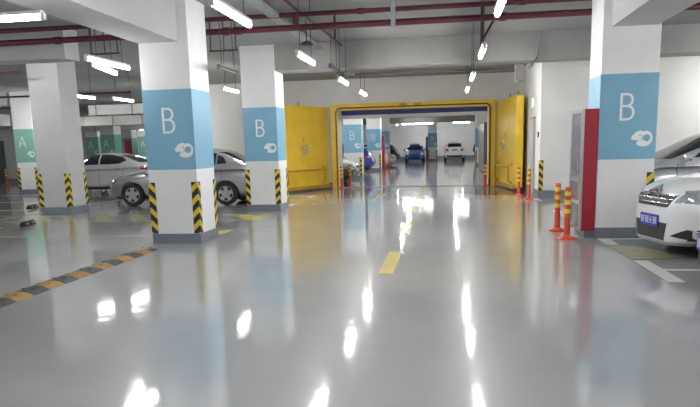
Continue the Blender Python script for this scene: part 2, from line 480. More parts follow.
# ------------------------------------------------------------------ speed hump
def hump_prof(x0, x1, hh):
    w = x1-x0
    return [(x0, .002), (x0+.02, .012), (x0+w*.25, hh*.8), (x0+w*.4, hh), (x0+w*.6, hh), (x0+w*.75, hh*.8), (x1-.02, .012), (x1, .002)]
hp = thing('speed_hump', (-4.55, 0, 0), 'black and yellow rubber speed hump along the left lane edge', 'speed hump')
y = 9.45; k = 0
L0 = .29
while y > 2.8:
    y2 = y-L0
    bm = plate(bmesh.new(), hump_prof(-.17, .17, .045), y2+.003, y-.003)
    if k == 0:
        for v in bm.verts:
            if v.co.y > y-.01: v.co.z *= .25; v.co.x *= .8
    col = 'rubber_black' if k % 2 == 0 else 'rubber_yellow'
    for j in (-.06, .06):
        lathe(bm, [(.018, .040), (.018, .049)], 'z', 10, (j, (y+y2)/2, 0))
    obj('segment', bm, M[col], hp)
    y = y2; k += 1

# wheel stops
def wheel_stop(x, y, rz, label, L=.55):
    t = thing('wheel_stop', (x, y, 0), label, 'wheel stop', 'rubber wheel stops on the bay floor', rz)
    prof = [(-.075, .003), (-.06, .05), (-.035, .095), (.035, .095), (.06, .05), (.075, .003)]
    obj('block', plate(bmesh.new(), prof, -L/2, L/2), M['rubber'], t)
    for j in (-.16, .16):
        obj('reflector', B(.0, .074, j-.06, j+.06, .03, .07, bev=.006), M['rubber_yellow'], t).rotation_euler = (0, 0, 0)
    return t
wheel_stop(-8.9, 12.75, .25, 'wheel stop in front of the plain grey pillar')
wheel_stop(-8.95, 11.7, .25, 'wheel stop cut by the left edge of the picture')
wheel_stop(-11.6, 16.9, .25, 'wheel stop just left of the plain grey pillar')
wheel_stop(-11.6, 19.9, .25, 'wheel stop just right behind the plain grey pillar')
wheel_stop(-12.3, 22.2, .25, 'wheel stop below the pale silver saloon')

# ------------------------------------------------------------------ bollards
def bollard(x, y, label, h=.80, tilt=0.0):
    t = thing('bollard', (x, y, 0), label, 'bollard', 'orange flexible bollards with yellow rings')
    bm = lathe(bmesh.new(), [(.135, .003), (.135, .015), (.11, .03), (.075, .045), (.055, .06)], 'z', 28)
    obj('foot', bm, M['orange'], t, smooth=35)
    bm = lathe(bmesh.new(), [(.052, .05), (.046, .10), (.045, h-.06), (.045, h-.03), (.036, h), (.028, h+.002)], 'z', 28)
    obj('post', bm, M['orange'], t, smooth=35)
    for z in (.40, .535, .67):
        obj('reflective_ring', lathe(bmesh.new(), [(.046, z-.001), (.0475, z), (.0475, z+.065), (.046, z+.066)], 'z', 28), M['reflect'], t, smooth=35)
    return t
bollard(1.84, 10.33, 'orange and yellow bollard nearest the camera, by the red cabinet')
bollard(1.85, 11.30, 'orange and yellow bollard just behind the nearest one')
bollard(2.13, 17.5, 'orange bollard by the white wall corner with door opening')
bollard(2.02, 18.9, 'orange bollard at the outer edge of the right gate leaf')
bollard(1.34, 23.28, 'orange bollard at the right post of the gate opening')
bollard(-3.72, 23.2, 'orange bollard against the left post of the gate')
bollard(-3.66, 24.9, 'orange bollard just inside the gate by the black car')
bollard(-3.62, 41.0, 'far orange bollard at the foot of the slim red cabinet')
bollard(-23.0, 31.6, 'red bollard by the dark door at the left edge', .8)
bollard(-23.9, 31.5, 'red bollard before the dark door at the far left edge', .8)

# ------------------------------------------------------------------ hydrant cabinet
def cabinet(x0, x1, y0, y1, z0, z1, label, name='hydrant_cabinet'):
    t = thing(name, ((x0+x1)/2, (y0+y1)/2, z0), label, 'fire cabinet')
    a, b, H = (x1-x0)/2, (y1-y0)/2, z1-z0
    obj('body', B(-a+.04, a, -b, b, 0, H, bev=.006), M['red'], t)
    bm = bmesh.new(); f = .05
    xa, xb = -a, -a+.04
    box(bm, xa, xb, -b, -b+f, 0, H); box(bm, xa, xb, b-f, b, 0, H)
    box(bm, xa, xb, -b+f, b-f, 0, f); box(bm, xa, xb, -b+f, b-f, H-f, H)
    box(bm, xa, xb, -b+f, b-f, H*.40, H*.40+.10); box(bm, xa, xb, -b+f, b-f, H*.22, H*.22+.06)
    d = obj('door', bm, M['steel'], t)
    obj('glass_panel', B(xa+.012, xb-.016, -b+f, b-f, H*.46, H-f), M['cab_glass'], d)
    obj('glass_panel', B(xa+.012, xb-.016, -b+f, b-f, f, H*.22), M['cab_glass'], d)
    obj('glass_panel', B(xa+.012, xb-.016, -b+f, b-f, H*.28, H*.40), M['cab_glass'], d)
    obj('handle', cyl(bmesh.new(), (xa-.015, -b+.1, H*.5), (xa-.015, -b+.1, H*.58), .01), M['chrome'], d)
    obj('lock', cyl(bmesh.new(), (-a+.12, -b-.008, H-.25), (-a+.12, -b+.002, H-.25), .014), M['dark'], t)
    obj('support', B(-a+.10, a, -b+.05, b-.05, -z0, .0), M['plinth'], t)
    return t
cabinet(2.02, 2.262, 10.40, 11.25, .115, 1.96, 'tall red fire hydrant cabinet with steel and glass door beside the right B pillar')
cabinet(-4.08, -3.86, 41.2, 41.9, .05, 2.1, 'slim red cabinet far inside the gate by the navy car')
cabinet(-1.86, -1.66, 60.0, 60.7, .05, 2.15, 'red cabinet near the far wall beside the blue hatchback')
cabinet(-21.6, -21.3, 42, 42.6, .05, 2.25, 'thin red cabinet among the far green pillars')

# ------------------------------------------------------------------ gate
gf = thing('gateway', (0, 0, 0), 'yellow steel frame around the wide gate opening', 'gate frame')
bm = bmesh.new()
xl, xr, zt = -4.10, 1.68, 2.97
box(bm, xl, -3.86, 23.48, 23.6, 0, zt); box(bm, 1.45, xr, 23.48, 23.6, 0, zt); box(bm, -3.86, 1.45, 23.48, 23.6, 2.76, zt)
obj('frame', bm, M['yellow'], gf)
def rr(x0, x1, zt, r, n=6):
    p = [(x0, 0)] + [(x0+r-r*math.cos(a*PI/2/n), zt-r+r*math.sin(a*PI/2/n)) for a in range(n+1)]
    p += [(x1-r+r*math.sin(a*PI/2/n), zt-r+r*math.cos(a*PI/2/n)) for a in range(n+1)] + [(x1, 0)]
    return p
obj('rubber_seal', ribbon(bmesh.new(), rr(-3.90, 1.50, 2.83, .16), .05, 23.44, 23.48), M['seal'], gf)
obj('inner_lip', ribbon(bmesh.new(), rr(-3.855, 1.455, 2.785, .12), .045, 23.42, 23.479), M['yellow'], gf)
for xx in (-1.5, -1.0):
    obj('latch', B(xx-.13, xx+.13, 23.44, 23.48, 2.86, 2.93, bev=.01), M['yellow_dark'], gf)

def leaf(hx, hy, ex, ey, label, flip):
    """a thick blast-gate leaf standing open: local x runs from the hinge to the free edge, local -y is the face seen"""
    L = math.hypot(ex-hx, ey-hy); ang = math.atan2(ey-hy, ex-hx)
    t = thing('gate_leaf', (hx, hy, 0), label, 'gate leaf', rz=ang)
    s = flip                        # which local y side is seen
    T = .22
    y0, y1 = (0, T) if s < 0 else (-T, 0)
    H = 2.88
    obj('panel', B(0.05, L, y0, y1, .10, H, bev=.015), M['yellow'], t)
    fy = 0
    def outy(d): return (fy + s*d)
    def bx(x0, x1, d0, d1, z0, z1):
        a, b = sorted((outy(d0), outy(d1))); return B(x0, x1, a, b, z0, z1, bev=.004)
    obj('bottom_skirt', bx(.05, L, 0, .07, .06, .17), M['yellow_dark'], t)
    # low guard rail
    r = bmesh.new(); z = .72
    for a_, b_ in (((.45, 0, z), (.45, .14, z)), ((L*.82, 0, z), (L*.82, .14, z))):
        pass
    tube(r, [(.42, outy(.12), z), (L*.84, outy(.12), z)], .025)
    obj('guard_rail', r, M['yellow_dark'], t, smooth=40)
    for xx in (.42, L*.84):
        r = bmesh.new()
        tube(r, [(xx, outy(.0), z+.1), (xx, outy(.12), z+.06), (xx, outy(.12), .3), (xx, outy(0), .22)], .028)
        obj('rail_post', r, M['yellow_dark'], t, smooth=40)
    r = bmesh.new(); torus(r, (L*.5, outy(.09), 1.42), .16, .016, 'y', 24, 8)
    for k in range(3):
        a = k*2*PI/3+.3
        tube(r, [(L*.5, outy(.09), 1.42), (L*.5+.16*math.cos(a), outy(.09), 1.42+.16*math.sin(a))], .011, 6)
    cyl(r, (L*.5, outy(0), 1.42), (L*.5, outy(.1), 1.42), .03)
    obj('hand_wheel', r, M['steel'], t, smooth=40)
    obj('latch_bar', bx(L*.5-.02, L*.5+.02, 0, .02, 1.66, 1.83), M['yellow_dark'], t)
    for xx in (L*.52, L*.90):
        r = bmesh.new(); torus(r, (xx, (y0+y1)/2, H+.07), .06, .014, 'y', 18, 8)
        obj('lifting_ring', r, M['yellow_dark'], t, smooth=40)
    for zz in (.45, 2.62):
        r = bmesh.new(); cyl(r, (.0, y0*.5+y1*.5, zz-.10), (.0, y0*.5+y1*.5, zz+.10), .05)
        tube(r, [(0, y0*.5+y1*.5, zz), (.12, y0*.5+y1*.5, zz)], .045)
        obj('hinge', r, M['yellow_dark'], t, smooth=40)
    return t
leaf(-4.17, 23.40, -5.50, 20.85, 'left yellow steel gate leaf with hand wheel, standing open behind the second B pillar', 1)
leaf(1.72, 23.40, 2.10, 20.62, 'right yellow steel gate leaf folded open against the white side wall', -1)
# open brown door beyond the gate
dr = thing('open_door', (1.82, 36, 0), 'tall brown grey door standing open beyond the right gate post', 'door')
obj('panel', B(0, .16, -3.0, 2.2, .03, 2.45, bev=.01), M['door_brown'], dr)
obj('edge_strip', B(-.004, .2, -3.14, -3.0, .03, 2.47), M['door_dark'], dr)
obj('handle', B(-.05, 0, -2.6, -2.5, 1.0, 1.2, bev=.01), M['steel'], dr)

# exit sign and switch
es = thing('exit_sign', (2.43, 19.65, 2.58), 'small green running man exit sign above the side door opening', 'exit sign')
obj('sign_face', B(-.02, .02, -.18, .18, -.13, .13, bev=.005), M['green_sign'], es)
bm = bmesh.new()
lathe(bm, [(.018, -.024), (.018, -.02)], 'x', 12, (0, .04, .075))
for pts in ([(.03, .05), (-.0, -.02)], [(0, -.02), (.05, -.06), (.03, -.10)], [(0, -.02), (-.05, -.05), (-.09, -.05)], [(.02, .04), (.07, .01)], [(.02, .04), (-.04, .03), (-.05, 0)]):
    ribbon(bm, pts, .02, -.024, -.02, 'yz')
plate(bm, rect(-.16, -.11, -.09, .09), -.024, -.02, 'yz')
obj('running_figure', bm, M['white'], es)
sw = obj('call_button', B(2.42, 2.45, 18.2, 18.32, 1.6, 1.75, bev=.004), M['dark'])
tag(sw, 'small dark call button on the white wall beside the door opening', 'button', kind='thing')

# ------------------------------------------------------------------ pipes, ducts, lights
pz0, pz1, py_ = 3.50, 3.71, 11.30
def pipe(name, pts, r, m, label, cat='pipe', clamps=(), group=None):
    t = thing(name, (0, 0, 0), label, cat, group)
    obj('run', tube(bmesh.new(), pts, r, 14), M[m], t, smooth=40)
    for c in clamps:
        d = Vector((1, 0, 0)) if abs(Vector(pts[-1])-Vector(pts[0]))[0] > .5 else Vector((0, 1, 0))
        c = Vector(c)
        obj('coupling', cyl(bmesh.new(), c-d*.06, c+d*.06, r*1.35, n=14), M[m], t, smooth=40)
    return t
def avec(v): return [abs(a) for a in v]
def pipe(name, pts, r, m, label, cat='pipe', clamps=(), group=None):
    t = thing(name, (0, 0, 0), label, cat, group)
    obj('run', tube(bmesh.new(), pts, r, 14), M[m], t, smooth=40)
    for c, ax in clamps:
        c = Vector(c); d = Vector({'x': (1, 0, 0), 'y': (0, 1, 0), 'z': (0, 0, 1)}[ax])
        obj('coupling', cyl(bmesh.new(), c-d*.06, c+d*.06, r*1.3, n=14), M[m], t, smooth=40)
    return t
pl = pipe('fire_pipe', [(-13, py_, pz0), (7.5, py_, pz0)], .053, 'redpipe', 'thicker lower dark red fire pipe crossing the lane under the ceiling', 'pipe',
     [((-3.55, py_, pz0), 'x'), ((-3.75, py_, pz0), 'x'), ((-6.9, py_, pz0), 'x'), ((.9, py_, pz0), 'x')])
obj('riser', tube(bmesh.new(), [(-2.52, py_, pz0), (-2.52, py_, pz1)], .05, 12), M['redpipe'], pl, smooth=40)
pipe('fire_pipe', [(-13, py_, pz1), (7.5, py_, pz1)], .040, 'redpipe', 'thinner upper dark red fire pipe crossing the lane under the ceiling', 'pipe',
     [((-1.4, py_, pz1), 'x'), ((1.2, py_, pz1), 'x')])
pipe('sprinkler_pipe', [(-2.55, 9.2, 3.78), (-2.35, 15.2, 3.76)], .022, 'redpipe', 'thin dark red pipe running along the lane beneath the left ceiling', 'pipe')
pipe('sprinkler_pipe', [(-1.97, 12.0, 3.85), (-1.97, 12.0, 3.40)], .020, 'redpipe', 'thin red drop pipe hanging left of the lane centre', 'pipe')
pipe('sprinkler_pipe', [(.62, 12.2, 3.85), (.62, 12.2, 3.15)], .028, 'redpipe', 'thin red drop pipe hanging right of the lane centre', 'pipe')
pipe('sprinkler_pipe', [(.85, 11.3, 3.84), (.85, 12.2, 3.66), (.64, 12.2, 3.3)], .022, 'redpipe', 'slanting red pipe beside the right drop pipe', 'pipe')
pipe('conduit', [(-2.5, 16.1, 3.84), (-2.5, 16.1, 3.20), (1.57, 16.1, 3.18)], .026, 'conduit_brown', 'grey conduit running across under the wall beam above the gate', 'pipe',
     [((-1.2, 16.1, 3.194), 'x'), ((.6, 16.1, 3.185), 'x')])
pipe('conduit', [(-.86, 11.15, 3.85), (-.86, 11.15, 3.39)], .042, 'galv', 'stubby grey drop pipe beside the ceiling centre, in front of red pipes', 'pipe')
pipe('conduit', [(1.98, 15.12, 3.85), (1.98, 15.12, 3.68), (1.95, 15.12, 3.3), (1.84, 15.12, 3.14), (1.76, 15.12, 3.06)], .03, 'galv', 'pale pipe bending down over the wall beam near the grey box', 'pipe')
# junction boxes
o = obj('junction_box', B(1.58, 1.78, 16.0, 16.18, 2.90, 3.27, bev=.01), M['beam2']); tag(o, 'pale grey junction box under the wall beam right of the lane', 'box', kind='thing')
o = obj('junction_box', B(-2.42, -2.18, 15.96, 16.07, 3.17, 3.27, bev=.01), M['galv']); tag(o, 'flat grey junction box on the conduit left of the lane', 'box', kind='thing')
# cable tray along the lane
ct = thing('cable_tray', (0, 0, 0), 'grey cable tray running along the lane ceiling, left side', 'cable tray')
bm = bmesh.new(); box(bm, -2.98, -2.80, 8.2, 15.24, 3.68, 3.69); box(bm, -2.98, -2.97, 8.2, 15.24, 3.69, 3.74); box(bm, -2.81, -2.80, 8.2, 15.24, 3.69, 3.74)
obj('tray', bm, M['galv'], ct)
for yy in (9.5, 11.9, 14.2):
    obj('hanger', cyl(bmesh.new(), (-2.89, yy, 3.69), (-2.89, yy, 3.85), .008, n=8), M['dark'], ct)
# smoke detector disc
sd = thing('ceiling_fitting', (-2.62, 12.6, 0), 'small dark round fitting hanging above the second lane light', 'fitting')
obj('disc', lathe(bmesh.new(), [(.10, 3.40), (.13, 3.43), (.06, 3.47)], 'z', 20), M['dark'], sd)
obj('stem', cyl(bmesh.new(), (0, 0, 3.46), (0, 0, 3.85), .012, n=8), M['dark'], sd)
# dark hanger frames seen right of the nearest left pillar and left of it
def trapeze(x0, x1, y, z, label, group=None):
    t = thing('pipe_hanger', (x0, y, 0), label, 'pipe hanger', group)
    obj('crossbar', tube(bmesh.new(), [(0, 0, z), (x1-x0, 0, z)], .018, 8), M['dark'], t)
    for u in (0.03, (x1-x0)*.52, x1-x0-.03):
        obj('rod', cyl(bmesh.new(), (u, 0, z), (u, 0, 3.85), .012, n=8), M['dark'], t)
    return t
trapeze(-4.4, -3.85, 12.2, 3.32, 'thin black pipe hanger beside the nearest left pillar')
trapeze(-6.7, -6.1, 12.0, 3.34, 'thin black pipe hanger left of the nearest left pillar')
# ventilation ducts in the left hall
def duct(x0, x1, y0, y1, z0, z1, label):
    t = thing('air_duct', ((x0+x1)/2, (y0+y1)/2, z0), label, 'air duct')
    a, b = (x1-x0)/2, (y1-y0)/2
    obj('casing', B(-a, a, -b, b, 0, z1-z0, bev=.01), M['duct'], t)
    for k in range(max(2, int((x1-x0)/1.5))):
        u = -a+.3+k*1.5
        obj('flange', B(u, u+.05, -b-.02, b+.02, -.02, z1-z0+.02), M['galv'], t)
    return t
duct(-13.9, -10.4, 24.4, 25.2, 2.95, 3.33, 'upper lit air duct above the pale silver saloon')
duct(-17.7, -12.5, 30, 30.8, 2.78, 3.22, 'lower lit air duct above the pale silver saloon')
duct(-22, -10.6, 36, 36.8, 2.75, 3.2, 'farther thin air duct above the green pillars')
duct(-27, -19, 26, 26.8, 2.75, 3.25, 'lit air duct at the left edge above the A pillar')
pipe('sprinkler_pipe', [(-14.5, 20, 3.36), (-9.9, 20, 3.36)], .03, 'redpipe', 'red pipe across the left hall above the tube lights', 'pipe')
pipe('sprinkler_pipe', [(-13.8, 23.2, 3.6), (-13.8, 23.2, 2.8)], .04, 'redpipe', 'thin red drop pipe at the end of the lit air duct', 'pipe')
pipe('sprinkler_pipe', [(-16, 14.6, 3.42), (-9.95, 14.6, 3.42)], .025, 'redpipe', 'thin red pipe left of the plain grey pillar', 'pipe')
pipe('sprinkler_pipe', [(-9.5, 7.0, 3.7), (-9.5, 11.85, 3.7)], .03, 'galv', 'dark pipe high over the left bays', 'pipe')

LG = 'suspended tube lights'
def light(x, y, z=2.85, d='y', L=1.2, label='', on=True, rods=True, group=LG, dim=False, top=3.85):
    t = thing('tube_light', (x, y, z), label, 'tube light', group, 0 if d == 'y' else PI/2)
    if isinstance(d, (int, float)): t.rotation_euler = (0, 0, d)
    obj('housing', B(-.035, .035, -L/2, L/2, .025, .06, bev=.006), M['housing' if on else 'tube_off'], t)
    obj('tube', cyl(bmesh.new(), (0, -L/2+.02, 0), (0, L/2-.02, 0), .03 if on else .02, n=12), M[('tube_dim' if dim is True else 'tube_bright' if dim else 'tube') if on else 'tube_off'], t, smooth=40)
    for s in (-1, 1):
        obj('end_cap', B(-.025, .025, s*L/2-.02, s*L/2+.02, -.03, .03), M['housing' if on else 'tube_off'], t)
    if rods:
        for u in (-L*.35, L*.35):
            obj('rod', cyl(bmesh.new(), (0, u, .06), (0, u, top-z), .006, n=6), M['dark'], t)
    return t
o4 = ['nearest the camera', 'second', 'third', 'fourth']
names_L = ['lit tube light overhead in the left lane row, nearest visible', 'second lit tube light of the left lane row', 'third lit tube light of the left lane row', 'fourth lit tube light of the left lane row, before the gate']
names_R = ['lit tube light of the right lane row at the top edge', 'second lit tube light of the right lane row', 'third lit tube light of the right lane row', 'fourth lit tube light of the right lane row, before the gate']
for i, y in enumerate((6.72, 10.3, 14.05, 17.35)):
    br = 'bright' if i > 2 else False
    light(-2.16, y, label=names_L[i], dim=br)
    light(.54, y+.15, label=names_R[i], dim=br)
for y in (2.6, -1.2, -5): 
    light(-2.16, y, dim='bright' if y < 0 else False, label='lit tube light of the left lane row, above and behind the viewer', group='lane tube lights out of the picture')
    light(.54, y, dim='bright' if y < 0 else False, label='lit tube light of the right lane row, above and behind the viewer', group='lane tube lights out of the picture')
light(-3.68, 11.05, 2.82, L=.9, label='unlit dark tube light beside the nearest left pillar', on=False)
light(-2.19, 13.1, 3.0, L=.9, label='unlit dark tube light between second and third lane lights', on=False)
light(-4.66, 6.35, 2.86, 'x', 1.3, dim=True, rods=False, label='bright lit tube light at the top left corner of the picture')
light(-5.2, 9.85, 2.86, dim=True, label='lit tube light just left of the nearest B pillar', L=1.3)
light(-5.5, 10.3, 2.83, .22, dim=True, label='slanted lit tube light paired beside the one left of the nearest pillar', L=1.2)
light(-9.75, 16.9, 3.0, dim=True, label='small lit tube light just right of the plain grey pillar')
light(-9.35, 18.4, 3.0, dim=True, label='small lit tube light between grey pillar and nearest B pillar')
light(-5.15, 15.6, 2.9, dim=True, label='small lit tube light left of the second B pillar', L=1.1)
light(-5.85, 14.0, 2.84, 'x', 1.1, dim=True, label='lit tube light end peeping out behind the nearest B pillar')
for x, y, lb in ((-14.6, 22.6, 'added tube light hidden behind the plain grey pillar to light the upper duct'), (-9.85, 22.6, 'added tube light hidden behind the nearest B pillar to light the upper duct'),  # lamps added out of sight to light the two ducts
                 (-18.2, 28.4, 'added tube light hidden behind the plain grey pillar to light the lower duct'), (-13.2, 28.4, 'added tube light hidden behind the nearest B pillar to light the lower duct'),
                 (-22.6, 24.3, 'added tube light beyond the left edge, lighting the duct there'), (-25.3, 38, 'added tube light hidden behind the grey pillar to brighten the rear left hall'),  # unseen lamps added for the left duct and the dark rear hall
                 (-19.0, 39, 'added tube light hidden behind the nearest B pillar to brighten the rear left hall'), (-20.3, 46, 'added tube light near the rear wall of the left hall to brighten it'),
                 (-15.0, 34.5, 'added tube light brightening the rear left hall nearer the tunnel'), (-17.6, 20, 'lit tube light over the left bays behind the grey pillar'),
                 (-10.3, 7.6, 'lit tube light over the near left bays'), (-14, 9, 'lit tube light over the far side of the near left bays'),
                 (-8, 2, 'lit tube light over the left bays beside the viewer'), (-16, 3, 'lit tube light deep in the left bays beside the viewer')):
    light(x, y, 2.86, 'y' if 20 < y < 48 else 'x', label=lb)
light(-5.5, 18.7, 2.86, dim='bright', label='added tube light hidden behind the second B pillar to light the gate leaf')  # added out of sight to brighten the left gate leaf
for x, lb in ((-10.4, 'added tube light hidden by the side beam to brighten the grey pillar'), (-13.5, 'added tube light hidden by the side beam farther left')):  # unseen lamps added to lighten the front of the grey pillar
    light(x, 12.85, 3.70, 'x', label=lb, rods=False)
for x, y, lb in ((5.4, 6.5, 'lit tube light above the maroon car'), (5.2, 9.2, 'lit tube light above the pearl white car'), 
                 (6.2, 12.6, 'lit tube light above the silver people carrier'), (5.6, 1.5, 'lit tube light over the right bays beside the viewer'), (7.2, 16.7, 'lit tube light before the right end wall')):
    light(x, y, 2.86, 'x', label=lb)
for x, y, lb in ((-2.24, 28, 'left lane light just inside the gate'), (.54, 28, 'right lane light just inside the gate'),
                 (-2.24, 33, 'second left lane light inside the gate'), (.54, 33, 'second right lane light inside the gate'),
                 (-2.24, 39, 'third left lane light inside the gate'), (.54, 39, 'third right lane light inside the gate'),
                 (-6.5, 29, 'light over the parked cars just inside the gate'), (-6.5, 38, 'light over the navy car inside the gate'), (5.5, 36, 'light over the bays behind the brown door')):
    light(x, y, 3.2, label='lit tube light: '+lb, rods=False, dim='bright')
for x, lb in ((-2.9, 'left of three bright tube lights high inside the gate'), (-2.1, 'middle of three bright tube lights high inside the gate'), (-1.3, 'right of three bright tube lights high inside the gate')):
    light(x, 49.3, 3.0, 'x', .7, label=lb, dim=True)
light(1.0, 45, 2.86, 'x', 1.1, dim=True, label='single bright tube light inside the gate above the white car')
for x, y in ((-7, 54), (-2.6, 54), (.8, 54), (5.2, 54), (-4.5, 61), (-1.5, 62), (1.5, 61), (5, 61)):  # more lamps added to brighten the tunnel
    light(x, y, 3.3, 'y', label='tube light added near the far end wall to brighten the tunnel', rods=False, group='added tube lights near the far end wall')

# ------------------------------------------------------------------ cars
def lerp_keys(keys, x):
    if x <= keys[0][0]: return keys[0][1]
    for (a, va), (b, vb) in zip(keys[:-1], keys[1:]):
        if x <= b:
            t = (x-a)/(b-a)
            return va+(vb-va)*t
    return keys[-1][1]
def smooth_keys(keys, x, d=.05):
    return (lerp_keys(keys, x-d)+2*lerp_keys(keys, x)+lerp_keys(keys, x+d))/4

def loft(secs, close=True):
    bm = bmesh.new(); rings = [[bm.verts.new(p) for p in s] for s in secs]
    n = len(rings[0])
    for a, b in zip(rings[:-1], rings[1:]):
        for i in range(n):
            bm.faces.new((a[i], a[(i+1) % n], b[(i+1) % n], b[i]))
    bm.faces.new(rings[0][::-1]); bm.faces.new(rings[-1])
    bmesh.ops.recalc_face_normals(bm, faces=bm.faces[:])
    return bm

def boolean_cut(bm, cutter):
    m1 = bpy.data.meshes.new('a'); bm.to_mesh(m1); bm.free()
    m2 = bpy.data.meshes.new('b'); cutter.to_mesh(m2); cutter.free()
    o1 = bpy.data.objects.new('a', m1); o2 = bpy.data.objects.new('b', m2)
    COL.objects.link(o1); COL.objects.link(o2)
    md = o1.modifiers.new('x', 'BOOLEAN'); md.operation = 'DIFFERENCE'; md.object = o2; md.solver = 'EXACT'
    dg = bpy.context.evaluated_depsgraph_get(); dg.update()
    me = bpy.data.meshes.new_from_object(o1.evaluated_get(dg))
    out = bmesh.new(); out.from_mesh(me)
    for o in (o1, o2): bpy.data.objects.remove(o)
    for m_ in (m1, m2, me): bpy.data.meshes.remove(m_)
    return out

def wheel(parent, x, y, side, r=.31, w=.20, spokes=5):
    s = side
    bm = bmesh.new()
    hw = w/2
    lathe(bm, [(r*.66, -hw*.9), (r*.9, -hw), (r*.985, -hw*.75), (r, -hw*.4), (r, hw*.4), (r*.985, hw*.75), (r*.9, hw), (r*.66, hw*.9)], 'y', 36)
    wo = obj('wheel', bm, M['rubber'], parent, smooth=30, loc=(x, y, r))
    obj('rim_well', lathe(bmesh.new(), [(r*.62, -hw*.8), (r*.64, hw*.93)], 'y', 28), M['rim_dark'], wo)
    bm = bmesh.new()
    f = s*hw*.97; f0 = s*hw*.82
    n = 36
    for (r0, r1) in ((r*.56, r*.67),):
        vs = []
        for i in range(n):
            a = 2*PI*i/n
            vs.append([bm.verts.new((q*math.cos(a), yy, q*math.sin(a))) for q, yy in ((r0, f0), (r1*.97, f), (r1, f0))])
        for i in range(n):
            a, b = vs[i], vs[(i+1) % n]
            bm.faces.new((a[0], a[1], b[1], b[0])); bm.faces.new((a[1], a[2], b[2], b[1]))
    for k in range(spokes):
        a = 2*PI*k/spokes + .3
        ca, sa = math.cos(a), math.sin(a)
        def P(u, v): return (u*ca-v*sa, u*sa+v*ca)
        pts = [P(.02, -.055), P(r*.6, -.034 if spokes > 5 else -.050), P(r*.6, .034 if spokes > 5 else .050), P(.02, .055)]
        a0, b0 = sorted((f0, f*.985)); plate(bm, pts, a0, b0)
    a0, b0 = sorted((f0, f*1.03)); lathe(bm, [(.075, a0), (.07, b0)], 'y', 20)
    obj('rim', bm, M['rim'], wo)
    return wo

